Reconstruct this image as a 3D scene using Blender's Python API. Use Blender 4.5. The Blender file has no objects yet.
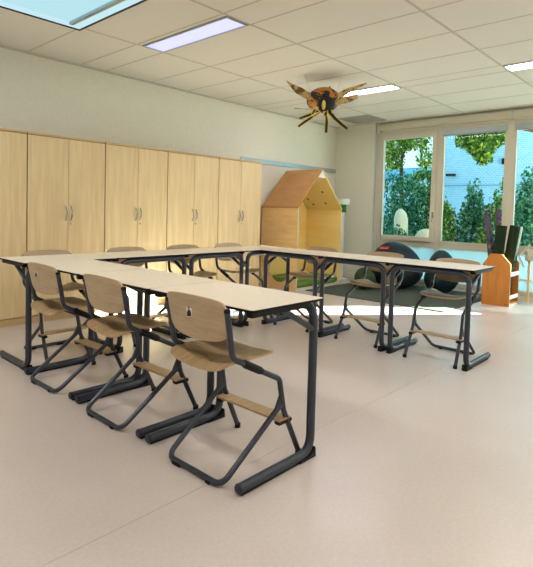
import bpy, bmesh, math, random
from mathutils import Vector, Matrix, Euler, Quaternion
random.seed(7)
scene = bpy.context.scene
COL = scene.collection

def lin(r, g, b):
    f = lambda c: (c / 255) / 12.92 if c / 255 <= .04045 else ((c / 255 + .055) / 1.055) ** 2.4
    return (f(r), f(g), f(b), 1)

# ------------------------------------------------------------------ camera
YAW, PITCH, ROLL, FPX = 0.7413, -0.0439, 0.0266, 506.7
cf = Vector((math.cos(YAW) * math.cos(PITCH), math.sin(YAW) * math.cos(PITCH), math.sin(PITCH)))
cr0 = Vector((math.sin(YAW), -math.cos(YAW), 0)); cu0 = cr0.cross(cf)
cr = math.cos(ROLL) * cr0 + math.sin(ROLL) * cu0
cu = -math.sin(ROLL) * cr0 + math.cos(ROLL) * cu0
cam = bpy.data.cameras.new('camera'); camo = bpy.data.objects.new('camera', cam); COL.objects.link(camo)
camo.matrix_world = Matrix(((cr.x, cu.x, -cf.x, 0), (cr.y, cu.y, -cf.y, 0), (cr.z, cu.z, -cf.z, 1.2), (0, 0, 0, 1)))
cam.sensor_fit = 'AUTO'; cam.sensor_width = 36
cam.lens = FPX / 567 * 36; cam.shift_y = -(283.5 - 233.6) / 567
cam.clip_end = 200
scene.camera = camo

# ------------------------------------------------------------------ colour management, sky, sun, added fill lamps outside the picture
vs = scene.view_settings
vs.view_transform = 'Standard'; vs.look = 'None'; vs.gamma = 1; vs.use_curve_mapping = False
vs.exposure = -0.06
W = bpy.data.worlds.new('sky'); scene.world = W; W.use_nodes = True
wn = W.node_tree.nodes; wl = W.node_tree.links
bg = wn['Background']; bg.inputs[1].default_value = 1.5
tc = wn.new('ShaderNodeTexCoord'); sx = wn.new('ShaderNodeSeparateXYZ'); rmp = wn.new('ShaderNodeValToRGB')
wl.new(tc.outputs['Generated'], sx.inputs[0]); wl.new(sx.outputs[2], rmp.inputs[0]); wl.new(rmp.outputs[0], bg.inputs[0])
rmp.color_ramp.elements[0].position = 0.0; rmp.color_ramp.elements[0].color = (.78, .97, 1.0, 1)
rmp.color_ramp.elements[1].position = 0.6; rmp.color_ramp.elements[1].color = (.42, .74, 1.0, 1)

SUN_EL = math.radians(20)
sun_dir = Vector((-.774 * math.cos(SUN_EL), .634 * math.cos(SUN_EL), -math.sin(SUN_EL)))
sl = bpy.data.lights.new('sun', 'SUN'); sl.energy = 85; sl.angle = math.radians(.6); sl.color = (1, .93, .82)
so = bpy.data.objects.new('sun', sl); COL.objects.link(so); so.rotation_mode = 'QUATERNION'
so.rotation_quaternion = sun_dir.to_track_quat('-Z', 'Y'); so.location = (14, -8, 10)

CEIL = 2.83
def area(name, x, y, e, c, sx_=.24, sy_=1.2):
    l = bpy.data.lights.new(name, 'AREA'); l.shape = 'RECTANGLE'; l.size = sx_; l.size_y = sy_; l.energy = e; l.color = c
    o = bpy.data.objects.new(name, l); COL.objects.link(o); o.location = (x, y, CEIL - .02)
    return o
for (x, y, e) in ((0.2, 3.8, 34), (0.2, 1.27, 15), (0.2, -1.27, 24), (3.06, 1.27, 22), (3.06, -1.27, 30), (5.86, -1.27, 34)):
    area('fill_lamp', x, y, e, (1, .97, .95))  # unseen panels added under the ceiling to brighten the room

# ------------------------------------------------------------------ mesh helpers
class MB:
    def __init__(s): s.v = []; s.f = []
    def add(s, vs_, fs):
        n = len(s.v); s.v += [tuple(p) for p in vs_]; s.f += [tuple(i + n for i in f) for f in fs]; return s
    def box(s, x0, x1, y0, y1, z0, z1, M=None):
        P = [Vector((x, y, z)) for z in (z0, z1) for y in (y0, y1) for x in (x0, x1)]
        if M: P = [M @ p for p in P]
        return s.add(P, [(0, 2, 3, 1), (4, 5, 7, 6), (0, 1, 5, 4), (2, 6, 7, 3), (0, 4, 6, 2), (1, 3, 7, 5)])
    def prism(s, outline, t0, t1, M=None):
        """outline in local xy, extruded along z from t0 to t1"""
        n = len(outline)
        P = [Vector((a, b, t0)) for a, b in outline] + [Vector((a, b, t1)) for a, b in outline]
        if M: P = [M @ p for p in P]
        F = [tuple(reversed(range(n))), tuple(range(n, 2 * n))] + [(i, (i + 1) % n, n + (i + 1) % n, n + i) for i in range(n)]
        return s.add(P, F)
    def tube(s, pts, r, n=10, cap=True, sq=1.0):
        pts = [Vector(p) for p in pts]
        m = len(pts); rs = r if isinstance(r, (list, tuple)) else [r] * m
        tang = []
        for i in range(m):
            a = pts[max(0, i - 1)]; b = pts[min(m - 1, i + 1)]
            tang.append((b - a).normalized())
        t = tang[0]; up = Vector((0, 0, 1)) if abs(t.z) < .9 else Vector((1, 0, 0))
        nn = (up - t * up.dot(t)).normalized()
        V = []
        for i in range(m):
            t = tang[i]; nn = (nn - t * nn.dot(t)).normalized(); bb = t.cross(nn)
            for k in range(n):
                a = 2 * math.pi * k / n
                V.append(pts[i] + (nn * math.cos(a) + bb * math.sin(a) * sq) * rs[i])
        F = [(i * n + k, i * n + (k + 1) % n, (i + 1) * n + (k + 1) % n, (i + 1) * n + k) for i in range(m - 1) for k in range(n)]
        if cap: F += [tuple(reversed(range(n))), tuple((m - 1) * n + k for k in range(n))]
        return s.add(V, F)
    def lathe(s, prof, c, n=20, axis=None):
        M = Matrix.Translation(Vector(c))
        if axis is not None: M = M @ Vector((0, 0, 1)).rotation_difference(Vector(axis)).to_matrix().to_4x4()
        V = [M @ Vector((r * math.cos(2 * math.pi * k / n), r * math.sin(2 * math.pi * k / n), z)) for r, z in prof for k in range(n)]
        m = len(prof)
        F = [(i * n + k, i * n + (k + 1) % n, (i + 1) * n + (k + 1) % n, (i + 1) * n + k) for i in range(m - 1) for k in range(n)]
        F += [tuple(reversed(range(n))), tuple((m - 1) * n + k for k in range(n))]
        return s.add(V, F)
    def sphere(s, c, r, M=None, nu=20, nv=12, fn=None):
        c = Vector(c); V = []; r = Vector(r) if not isinstance(r, (int, float)) else Vector((r, r, r))
        for j in range(nv + 1):
            th = math.pi * j / nv
            for i in range(nu):
                ph = 2 * math.pi * i / nu
                d = Vector((math.sin(th) * math.cos(ph), math.sin(th) * math.sin(ph), math.cos(th)))
                p = Vector((d.x * r.x, d.y * r.y, d.z * r.z))
                if fn: p = fn(p, d)
                V.append(c + (M @ p if M else p))
        F = [(j * nu + i, (j + 1) * nu + i, (j + 1) * nu + (i + 1) % nu, j * nu + (i + 1) % nu) for j in range(nv) for i in range(nu)]
        return s.add(V, F)
    def build(s, name, mat, parent=None, smooth=35, bevel=0, loc=None):
        me = bpy.data.meshes.new(name); me.from_pydata(s.v, [], s.f)
        bm = bmesh.new(); bm.from_mesh(me)
        bmesh.ops.remove_doubles(bm, verts=bm.verts, dist=1e-6)
        bmesh.ops.dissolve_degenerate(bm, edges=bm.edges, dist=1e-6)
        bmesh.ops.recalc_face_normals(bm, faces=bm.faces)
        if bevel:
            ed = [e for e in bm.edges if len(e.link_faces) == 2 and e.calc_face_angle(0) > .6]
            bmesh.ops.bevel(bm, geom=ed, offset=bevel, segments=2, affect='EDGES', clamp_overlap=True)
        bm.to_mesh(me); bm.free()
        if smooth:
            me.shade_smooth(); me.set_sharp_from_angle(angle=math.radians(smooth))
        me.materials.append(mat)
        o = bpy.data.objects.new(name, me); COL.objects.link(o)
        if loc: o.location = loc
        if parent: o.parent = parent
        return o

def tag(o, label=None, cat=None, group=None, kind=None):
    if label: o['label'] = label
    if cat: o['category'] = cat
    if group: o['group'] = group
    if kind: o['kind'] = kind
    return o
def empty(name, loc, rz=0, label=None, cat=None, group=None):
    o = bpy.data.objects.new(name, None); COL.objects.link(o); o.location = loc; o.rotation_euler = (0, 0, rz)
    o.empty_display_size = .1
    return tag(o, label, cat, group)
def copy_tree(o, parent=None):
    c = o.copy(); COL.objects.link(c)
    if parent: c.parent = parent
    for ch in [x for x in bpy.data.objects if x.parent == o]: copy_tree(ch, c)
    return c
def fillet(pts, radii, seg=6):
    """polyline with rounded corners"""
    P = [Vector(p) for p in pts]; out = [P[0]]
    if isinstance(radii, (int, float)): radii = [radii] * len(P)
    for i in range(1, len(P) - 1):
        a, b, c = P[i - 1], P[i], P[i + 1]; u = (a - b); w = (c - b)
        ang = u.angle(w); d = min(radii[i] / math.tan(ang / 2), u.length * .49, w.length * .49)
        p0 = b + u.normalized() * d; p1 = b + w.normalized() * d
        for k in range(seg + 1):
            t = k / seg; out.append((1 - t) ** 2 * p0 + 2 * t * (1 - t) * b + t * t * p1)
    out.append(P[-1]); return out
def rrect(x0, x1, y0, y1, r, seg=4):
    out = []
    for cx, cy, a0 in ((x1 - r, y1 - r, 0), (x0 + r, y1 - r, 90), (x0 + r, y0 + r, 180), (x1 - r, y0 + r, 270)):
        for k in range(seg + 1):
            a = math.radians(a0 + 90 * k / seg); out.append((cx + r * math.cos(a), cy + r * math.sin(a)))
    return out

# ------------------------------------------------------------------ materials
def mat(name, base, rough=.5, metal=0, spec=.5, nodes=None):
    m = bpy.data.materials.new(name); m.use_nodes = True
    b = m.node_tree.nodes['Principled BSDF']
    b.inputs['Base Color'].default_value = base; b.inputs['Roughness'].default_value = rough
    b.inputs['Metallic'].default_value = metal; b.inputs['Specular IOR Level'].default_value = spec
    if nodes: nodes(m.node_tree, b)
    return m
def N(nt, t, **kw):
    n = nt.nodes.new(t)
    for k, v in kw.items():
        if k in n.inputs: n.inputs[k].default_value = v
        else: setattr(n, k, v)
    return n
def noise_mix(c1, c2, scale=(1, 1, 1), nscale=5, detail=4, lo=.35, hi=.65, bump=0, coord='Object', distort=0):
    def fn(nt, b):
        L = nt.links
        tcn = N(nt, 'ShaderNodeTexCoord'); mp = N(nt, 'ShaderNodeMapping'); mp.inputs['Scale'].default_value = scale
        nz = N(nt, 'ShaderNodeTexNoise'); nz.inputs['Scale'].default_value = nscale; nz.inputs['Detail'].default_value = detail
        nz.inputs['Distortion'].default_value = distort
        r = N(nt, 'ShaderNodeValToRGB'); r.color_ramp.elements[0].color = c1; r.color_ramp.elements[1].color = c2
        r.color_ramp.elements[0].position = lo; r.color_ramp.elements[1].position = hi
        L.new(tcn.outputs[coord], mp.inputs[0]); L.new(mp.outputs[0], nz.inputs[0]); L.new(nz.outputs['Fac'], r.inputs[0])
        L.new(r.outputs[0], b.inputs['Base Color'])
        if bump:
            bp = N(nt, 'ShaderNodeBump'); bp.inputs['Strength'].default_value = bump; bp.inputs['Distance'].default_value = .01
            L.new(nz.outputs['Fac'], bp.inputs['Height']); L.new(bp.outputs[0], b.inputs['Normal'])
    return fn
M = {}
M['wall'] = mat('wall_paint', lin(232, 230, 214), .75, nodes=noise_mix(lin(230, 228, 212), lin(234, 232, 217), nscale=30))
M['tile'] = mat('ceiling_tile', lin(230, 227, 218), .85, nodes=noise_mix(lin(227, 224, 214), lin(233, 230, 222), nscale=160, detail=2, bump=.05))
M['tbar'] = mat('ceiling_bar', lin(200, 194, 180), .6)
M['gold_oak'] = None
M['maple'] = mat('maple_board', lin(226, 200, 152), .45, nodes=noise_mix(lin(216, 187, 138), lin(232, 207, 160), scale=(9, 9, .7), nscale=2.2, detail=6, lo=.3, hi=.7, distort=.4))
M['maple_edge'] = mat('maple_edge', lin(205, 172, 124), .5)
M['gap'] = mat('dark_gap', lin(70, 45, 30), .8)
M['steel'] = mat('grey_powder_coat', lin(59, 64, 75), .36, metal=.3)
M['black'] = mat('black_plastic', lin(14, 14, 16), .5, spec=.3)
M['capblue'] = mat('navy_cap', lin(24, 30, 52), .4)
M['laminate'] = mat('cream_laminate', lin(222, 208, 186), .3, nodes=noise_mix(lin(234, 222, 204), lin(243, 233, 217), scale=(3, 14, 3), nscale=6, detail=8, lo=.3, hi=.7))
M['core'] = mat('black_core', lin(9, 8, 9), .55, spec=.2)
M['ply'] = mat('oak_plywood', lin(190, 152, 108), .38, nodes=noise_mix(lin(172, 141, 102), lin(198, 168, 128), scale=(2.2, 22, 2.2), nscale=3, detail=6, lo=.3, hi=.7, distort=.5))
M['ply_back'] = mat('oak_plywood_upright', lin(190, 152, 108), .38, nodes=noise_mix(lin(178, 153, 120), lin(196, 172, 138), scale=(3, 3, 16), nscale=3, detail=6, lo=.3, hi=.7, distort=.5))
M['chrome'] = mat('brushed_steel', lin(190, 190, 192), .25, metal=1)
M['frame'] = mat('window_frame_paint', lin(214, 209, 190), .4)
M['frame_in'] = mat('reveal_daylit', lin(214, 222, 226), .5)  # bluish daylight falling on the reveal is put into this colour
M['birch'] = mat('birch_plywood', lin(238, 200, 140), .5, nodes=noise_mix(lin(230, 188, 124), lin(242, 206, 146), scale=(2, 2, 9), nscale=2, detail=5, lo=.3, hi=.7, distort=.6))
M['birch_lit'] = mat('lit_plywood', lin(252, 212, 120), .5, nodes=noise_mix(lin(254, 216, 122), lin(255, 226, 146), scale=(1.5, 1.5, 5), nscale=2, detail=4, lo=.3, hi=.7, distort=.6))  # warm light inside the playhouse, put into the plywood colour
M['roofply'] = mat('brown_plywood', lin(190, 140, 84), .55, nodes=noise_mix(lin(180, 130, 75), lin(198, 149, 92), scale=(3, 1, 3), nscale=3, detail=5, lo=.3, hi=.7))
M['knot'] = mat('wood_knot', lin(160, 92, 30), .6)
M['edgewhite'] = mat('pale_plywood_edge', lin(214, 206, 186), .6)
M['orange_ply'] = mat('orange_plywood', lin(216, 140, 52), .45, nodes=noise_mix(lin(188, 114, 38), lin(204, 132, 52), scale=(8, 8, .8), nscale=3, detail=5, lo=.3, hi=.7))
M['green_cush'] = mat('green_cushion', lin(104, 138, 52), .8, nodes=noise_mix(lin(92, 126, 44), lin(116, 148, 60), nscale=40))
M['rug'] = mat('grey_green_rug', lin(74, 82, 72), .95, nodes=noise_mix(lin(62, 70, 60), lin(84, 92, 80), nscale=90, detail=3, bump=.3))
M['bag_black'] = mat('black_nylon', lin(20, 28, 34), .5, nodes=noise_mix(lin(14, 20, 26), lin(24, 40, 46), nscale=4, bump=.4))
M['bag_teal'] = mat('teal_nylon', lin(16, 46, 54), .55, nodes=noise_mix(lin(10, 30, 38), lin(20, 56, 64), nscale=5, bump=.4))
M['bag_green'] = mat('dark_green_cloth', lin(44, 70, 30), .8, nodes=noise_mix(lin(34, 58, 22), lin(54, 82, 38), nscale=8, bump=.3))
M['tan_cloth'] = mat('tan_cloth', lin(140, 120, 92), .9, nodes=noise_mix(lin(110, 92, 70), lin(165, 146, 114), scale=(14, 14, 1), nscale=4))
M['red'] = mat('red_label', lin(205, 30, 40), .5)
M['white'] = mat('white_paint', lin(235, 233, 225), .5)
M['turf'] = mat('artificial_turf', lin(26, 52, 24), .95, nodes=noise_mix(lin(8, 20, 8), lin(26, 54, 22), nscale=120, detail=2, bump=.8))
M['alu'] = mat('aluminium', lin(176, 188, 192), .35, metal=.6)
M['vent'] = mat('vent_grey', lin(168, 166, 156), .6)
M['sticker_white'] = mat('sticker_white', lin(220, 212, 206), .5)
M['sticker_black'] = mat('sticker_black', lin(20, 18, 20), .5)
M['sticker_skin'] = mat('sticker_rose', lin(170, 100, 92), .5)
M['amber'] = None

def floral(nt, b):
    L = nt.links; t = N(nt, 'ShaderNodeTexCoord'); v = N(nt, 'ShaderNodeTexVoronoi'); v.inputs['Scale'].default_value = 26
    r = N(nt, 'ShaderNodeValToRGB'); r.color_ramp.interpolation = 'CONSTANT'
    cols = [(0, lin(72, 76, 108)), (.42, lin(42, 48, 84)), (.62, lin(150, 44, 40)), (.72, lin(72, 76, 108)), (.84, lin(140, 124, 44)), (.91, lin(48, 80, 50))]
    el = r.color_ramp.elements
    el[0].position, el[0].color = cols[0]; el[1].position, el[1].color = cols[1]
    for p, c in cols[2:]: e = el.new(p); e.color = c
    sp = N(nt, 'ShaderNodeSeparateColor')
    L.new(t.outputs['Object'], v.inputs['Vector']); L.new(v.outputs['Color'], sp.inputs[0]); L.new(sp.outputs[0], r.inputs[0]); L.new(r.outputs[0], b.inputs['Base Color'])
M['floral'] = mat('floral_paper', lin(96, 104, 150), .5, nodes=floral)

def floor_nodes(nt, b):
    L = nt.links; t = N(nt, 'ShaderNodeTexCoord')
    n1 = N(nt, 'ShaderNodeTexNoise'); n1.inputs['Scale'].default_value = 1.6; n1.inputs['Detail'].default_value = 6
    n2 = N(nt, 'ShaderNodeTexNoise'); n2.inputs['Scale'].default_value = 60; n2.inputs['Detail'].default_value = 3
    r1 = N(nt, 'ShaderNodeValToRGB'); r1.color_ramp.elements[0].position = .3; r1.color_ramp.elements[1].position = .7
    r1.color_ramp.elements[0].color = lin(209, 197, 189); r1.color_ramp.elements[1].color = lin(215, 204, 197)
    r2 = N(nt, 'ShaderNodeValToRGB'); r2.color_ramp.elements[0].position = .3; r2.color_ramp.elements[1].position = .75
    r2.color_ramp.elements[0].color = (.93, .92, .91, 1); r2.color_ramp.elements[1].color = (1, 1, 1, 1)
    mx = N(nt, 'ShaderNodeMix'); mx.data_type = 'RGBA'; mx.blend_type = 'MULTIPLY'; mx.inputs[0].default_value = 1
    L.new(t.outputs['Object'], n1.inputs[0]); L.new(t.outputs['Object'], n2.inputs[0]); L.new(n1.outputs['Fac'], r1.inputs[0]); L.new(n2.outputs['Fac'], r2.inputs[0])
    L.new(r1.outputs[0], mx.inputs[6]); L.new(r2.outputs[0], mx.inputs[7]); L.new(mx.outputs[2], b.inputs['Base Color'])
    bp = N(nt, 'ShaderNodeBump'); bp.inputs['Strength'].default_value = .03; bp.inputs['Distance'].default_value = .01
    L.new(n2.outputs['Fac'], bp.inputs['Height']); L.new(bp.outputs[0], b.inputs['Normal'])
    rr = N(nt, 'ShaderNodeMapRange'); rr.inputs[3].default_value = .27; rr.inputs[4].default_value = .27
    L.new(n1.outputs['Fac'], rr.inputs[0]); L.new(rr.outputs[0], b.inputs['Roughness'])
M['floor'] = mat('linoleum', lin(210, 189, 171), .34, nodes=floor_nodes)
M['seam'] = mat('linoleum_weld', lin(198, 186, 177), .4)

def emis(name, col, st, pattern=None):
    m = bpy.data.materials.new(name); m.use_nodes = True; nt = m.node_tree; nt.nodes.clear()
    o = nt.nodes.new('ShaderNodeOutputMaterial'); e = nt.nodes.new('ShaderNodeEmission'); e.inputs[0].default_value = col; e.inputs[1].default_value = st
    nt.links.new(e.outputs[0], o.inputs[0])
    if pattern: pattern(nt, e)
    return m
def lattice(nt, e):
    L = nt.links; t = N(nt, 'ShaderNodeTexCoord'); mp = N(nt, 'ShaderNodeMapping'); mp.inputs['Rotation'].default_value = (0, 0, .785)
    w = N(nt, 'ShaderNodeTexBrick'); w.inputs['Scale'].default_value = 30; w.inputs['Color1'].default_value = lin(178, 228, 240); w.inputs['Color2'].default_value = lin(186, 234, 244); w.inputs['Mortar'].default_value = lin(214, 246, 252)
    L.new(t.outputs['Object'], mp.inputs[0]); L.new(mp.outputs[0], w.inputs[0]); L.new(w.outputs[0], e.inputs[0])
M['skypane'] = emis('skylight_diffuser', lin(186, 234, 244), 1.0, lattice)
M['lamp'] = emis('lamp_diffuser', lin(194, 194, 242), 1.6)
M['lampmid'] = emis('lamp_diffuser_mid', lin(240, 232, 250), 24)
M['lampwarm'] = emis('lamp_diffuser_warm', lin(250, 243, 226), 32)

def glass_mat():
    m = bpy.data.materials.new('window_glass'); m.use_nodes = True; nt = m.node_tree; nt.nodes.clear()
    o = nt.nodes.new('ShaderNodeOutputMaterial'); t = nt.nodes.new('ShaderNodeBsdfTransparent'); g = nt.nodes.new('ShaderNodeBsdfGlossy'); x = nt.nodes.new('ShaderNodeMixShader')
    t.inputs[0].default_value = (.9, .98, .98, 1); g.inputs['Roughness'].default_value = .02; x.inputs[0].default_value = .01
    nt.links.new(t.outputs[0], x.inputs[1]); nt.links.new(g.outputs[0], x.inputs[2]); nt.links.new(x.outputs[0], o.inputs[0]); return m
M['glass'] = glass_mat()
def frost_mat():
    m = bpy.data.materials.new('frosted_glass'); m.use_nodes = True; nt = m.node_tree; nt.nodes.clear()
    o = nt.nodes.new('ShaderNodeOutputMaterial'); t = nt.nodes.new('ShaderNodeBsdfTranslucent'); g = nt.nodes.new('ShaderNodeBsdfTransparent'); x = nt.nodes.new('ShaderNodeMixShader')
    t.inputs[0].default_value = (.8, .97, 1, 1); g.inputs[0].default_value = (.8, .97, 1, 1); x.inputs[0].default_value = .25
    nt.links.new(t.outputs[0], x.inputs[1]); nt.links.new(g.outputs[0], x.inputs[2]); nt.links.new(x.outputs[0], o.inputs[0]); return m
M['frost'] = frost_mat()

# ------------------------------------------------------------------ room shell
XW, XWo, YW = 8.04, 8.24, 5.62          # window wall inner and outer face, cabinet wall
XB, YR = -2.6, -2.6
MB().box(XB, XW + .3, YR, YW + .2, -.12, 0).build('floor', M['floor'], smooth=0)['kind'] = 'structure'
o = MB().box(XB, XW, 1.632, 1.6345, 0, .0015).build('trim_1', M['seam'], smooth=0); o['kind'] = 'structure'
MB().box(XB, XW + .3, YR, YW + .2, CEIL, CEIL + .12).build('ceiling', M['tile'], smooth=0)['kind'] = 'structure'
MB().box(XB, XW + .3, YW, YW + .2, 0, CEIL).build('wall_left', M['wall'], smooth=0)['kind'] = 'structure'
MB().box(XB - .2, XB, YR, YW + .2, 0, CEIL).build('wall_back', M['wall'], smooth=0)['kind'] = 'structure'
MB().box(XB, XW + .3, YR - .2, YR, 0, CEIL).build('wall_right', M['wall'], smooth=0)['kind'] = 'structure'
# window wall: pier by the corner, pier outside the picture, head beam, low kerb
wb = MB()
wb.box(XW, XWo, 4.77, YW, 0, CEIL); wb.box(XW, XWo, YR, .72, 0, CEIL); wb.box(XW + .05, XWo, .72, 4.77, 2.66, CEIL); wb.box(XW + .05, XWo, .72, 4.77, 0, .045)
wb.build('wall_window', M['wall'], smooth=0)['kind'] = 'structure'
# ceiling bars
cb = MB()
XS = [-2.1, -1.45, -.85, -.2, .03, .36, 1.0, 1.61, 2.285, 2.88, 3.20, 3.84, 4.44, 5.06, 5.73, 5.99, 6.63, 7.27, 7.9]
YS = [-1.91, -.64, .63, 1.90, 3.185, 4.455]
for x in XS: cb.box(x - .006, x + .006, YR, YW, CEIL - .003, CEIL + .01)
for y in YS: cb.box(XB, XW, y - .011, y + .011, CEIL - .004, CEIL + .01)
cb.box(7.27, 7.9, 5.09, 5.11, CEIL - .003, CEIL + .01)
cb.build('trim_2', M['tbar'], smooth=0)['kind'] = 'structure'
# shadow-gap angle trim along the walls
ct = MB(); ct.box(XB, XW, YW - .022, YW, CEIL - .02, CEIL); ct.box(XW - .015, XW, 4.77, YW - .022, CEIL - .012, CEIL)
ct.build('trim_3', M['tbar'], smooth=0)['kind'] = 'structure'

# ------------------------------------------------------------------ windows
FX0, FX1 = 8.085, 8.165                   # frame depth
fr = MB()                                 # fixed outer frame shared by the window band
fr.box(FX0, FX1, 4.70, 4.77, .045, 2.66); 
for y0, y1 in ((3.545, 3.62), (2.44, 2.54), (1.60, 1.69), (.70, .77)): fr.box(FX0 - .01, FX1, y0, y1, .045, 2.66)
fr.box(FX0, FX1, .77, 4.70, 2.60, 2.66); fr.box(FX0, FX1, .77, 4.70, .66, .755); fr.box(FX0, FX1, .77, 4.70, .045, .12)
fr.build('trim_4', M['frame'], smooth=0, bevel=.006)['kind'] = 'structure'
rv = MB(); rv.box(XW, FX0, 4.765, 4.775, 0, 2.66); rv.build('trim_5', M['frame_in'], smooth=0)['kind'] = 'structure'
def ringx(mb, x0, x1, y0, y1, z0, z1, w):
    mb.box(x0, x1, y0, y0 + w, z0, z1); mb.box(x0, x1, y1 - w, y1, z0, z1); mb.box(x0, x1, y0 + w, y1 - w, z0, z0 + w); mb.box(x0, x1, y0 + w, y1 - w, z1 - w, z1)
def window(n, y0, y1, sash):
    w = bpy.data.objects.new('window_%d' % n, None); COL.objects.link(w); w.location = (8.12, (y0 + y1) / 2, 1.6); w['kind'] = 'structure'
    c = Matrix.Translation((-8.12, -(y0 + y1) / 2, -1.6))
    def bl(mb, nm, m, bevel=0):
        mb.v = [tuple(c @ Vector(p)) for p in mb.v]; return mb.build(nm, m, w, smooth=30, bevel=bevel)
    if sash:
        m = MB(); ringx(m, FX0 - .022, FX1 - .02, y0, y1, .755, 2.60, .085); bl(m, 'sash', M['frame'], .006)
        h = MB(); h.box(FX0 - .034, FX0 - .022, y0 + .025, y0 + .052, 1.16, 1.26); h.tube(fillet([(FX0 - .03, y0 + .038, 1.22), (FX0 - .065, y0 + .038, 1.22), (FX0 - .065, y0 + .038, 1.10)], .015), .009); bl(h, 'sash_handle', M['chrome'])
        g = (y0 + .08, y1 - .08, .835, 2.52)
    else:
        m = MB(); ringx(m, FX0 - .005, FX1 - .02, y0, y1, .755, 2.60, .03); bl(m, 'bead_frame', M['frame'], .004)
        k = MB(); k.box(FX0 - .02, FX0 + .04, y0 + .005, y1 - .005, 2.52, 2.595); bl(k, 'blind_box', M['alu'], .006)
        k = MB(); k.tube([(FX0 + .0, y0 + .01, 2.512), (FX0 + .0, y1 - .01, 2.512)], .012); bl(k, 'blind_hem_bar', M['vent'])
        g = (y0 + .025, y1 - .025, .78, 2.58)
    m = MB(); m.box(8.118, 8.122, *g); bl(m, 'pane', M['glass'])
    m = MB(); m.box(8.116, 8.124, y0, y1, .12, .66); bl(m, 'frosted_pane', M['frost'])
window(1, 3.62, 4.70, True); window(2, 2.54, 3.545, False); window(3, 1.69, 2.44, False); window(4, .77, 1.60, False)
hd = MB(); hd.box(XW - .035, XW + .06, .72, 4.70, 2.675, 2.79)
hd.build('trim_6', M['frame'], smooth=0, bevel=.008)['kind'] = 'structure'
hd = MB(); hd.box(XW - .05, XW + .05, 2.455, 2.525, 2.66, 2.80); hd.box(XW - .05, XW + .05, 4.66, 4.72, 2.64, 2.80)
hd.build('trim_7', M['frame'], smooth=0, bevel=.008)['kind'] = 'structure'
# picture rail on the cabinet wall
rl = MB(); rl.box(5.50, 8.02, YW - .022, YW, 1.965, 2.03); rl.box(5.50, 8.02, YW - .03, YW - .018, 1.965, 1.98)
rl.build('trim_8', M['alu'], smooth=0)['kind'] = 'structure'

# ------------------------------------------------------------------ ceiling lamps, skylight, vent
def fixture(x0, x1, y0, y1, label, m):
    cx_, cy_ = (x0 + x1) / 2, (y0 + y1) / 2; hx, hy = (x1 - x0) / 2, (y1 - y0) / 2
    t = empty('ceiling_light', (cx_, cy_, CEIL), 0, label, 'light', 'ceiling lights')
    f = MB(); w = .016
    f.box(-hx, hx, -hy, -hy + w, -.014, 0); f.box(-hx, hx, hy - w, hy, -.014, 0); f.box(-hx, -hx + w, -hy + w, hy - w, -.014, 0); f.box(hx - w, hx, -hy + w, hy - w, -.014, 0)
    f.build('frame', M['alu'], t, smooth=0)
    d = MB(); d.box(-hx + w, hx - w, -hy + w, hy - w, -.006, -.001); d.build('diffuser', m, t, smooth=0)
fixture(2.93, 3.185, 3.2, 4.43, 'long lit ceiling panel between the skylight and the hanging insect', M['lamp'])
fixture(5.745, 5.985, 3.2, 4.43, 'long lit ceiling panel right behind the hanging insect', M['lampmid'])
fixture(5.745, 5.985, .66, 1.885, 'long lit ceiling panel cut off by the right picture edge above the windows', M['lampwarm'])
t = empty('skylight', (1.645, 3.83, CEIL), 0, 'large square bluish white skylight panel above the cabinets', 'skylight')
f = MB(); hx = hy = .64
def ringz(mb, hx, hy, w, z0, z1):
    mb.box(-hx, hx, -hy, -hy + w, z0, z1); mb.box(-hx, hx, hy - w, hy, z0, z1); mb.box(-hx, -hx + w, -hy + w, hy - w, z0, z1); mb.box(hx - w, hx, -hy + w, hy - w, z0, z1)
ringz(f, .64, .64, .012, -.03, 0); f.build('rim', M['black'], t, smooth=0)
M['skyframe'] = emis('skylight_border_glow', lin(206, 240, 248), 1.0)  # white frame given a glow of its own to look bright
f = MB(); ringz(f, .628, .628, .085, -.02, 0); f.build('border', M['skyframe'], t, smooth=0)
f = MB(); f.box(-.543, .543, -.543, .543, -.012, -.004); f.build('diffuser', M['skypane'], t, smooth=0)
f = MB(); f.box(.49, .525, -.5, .54, -.035, -.012); f.build('glazing_bar', M['alu'], t, smooth=0)
t = empty('ceiling_vent', (7.585, 4.78, CEIL), 0, 'square grey vent panel in the ceiling by the corner', 'vent')
f = MB(); f.box(-.3, .3, -.3, .3, -.008, 0); f.build('plate', M['vent'], t, smooth=0)
f = MB()
for k in range(9): f.box(-.27, .27, -.26 + k * .062, -.235 + k * .062, -.016, -.008)
f.build('louvre', M['vent'], t, smooth=0)

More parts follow.
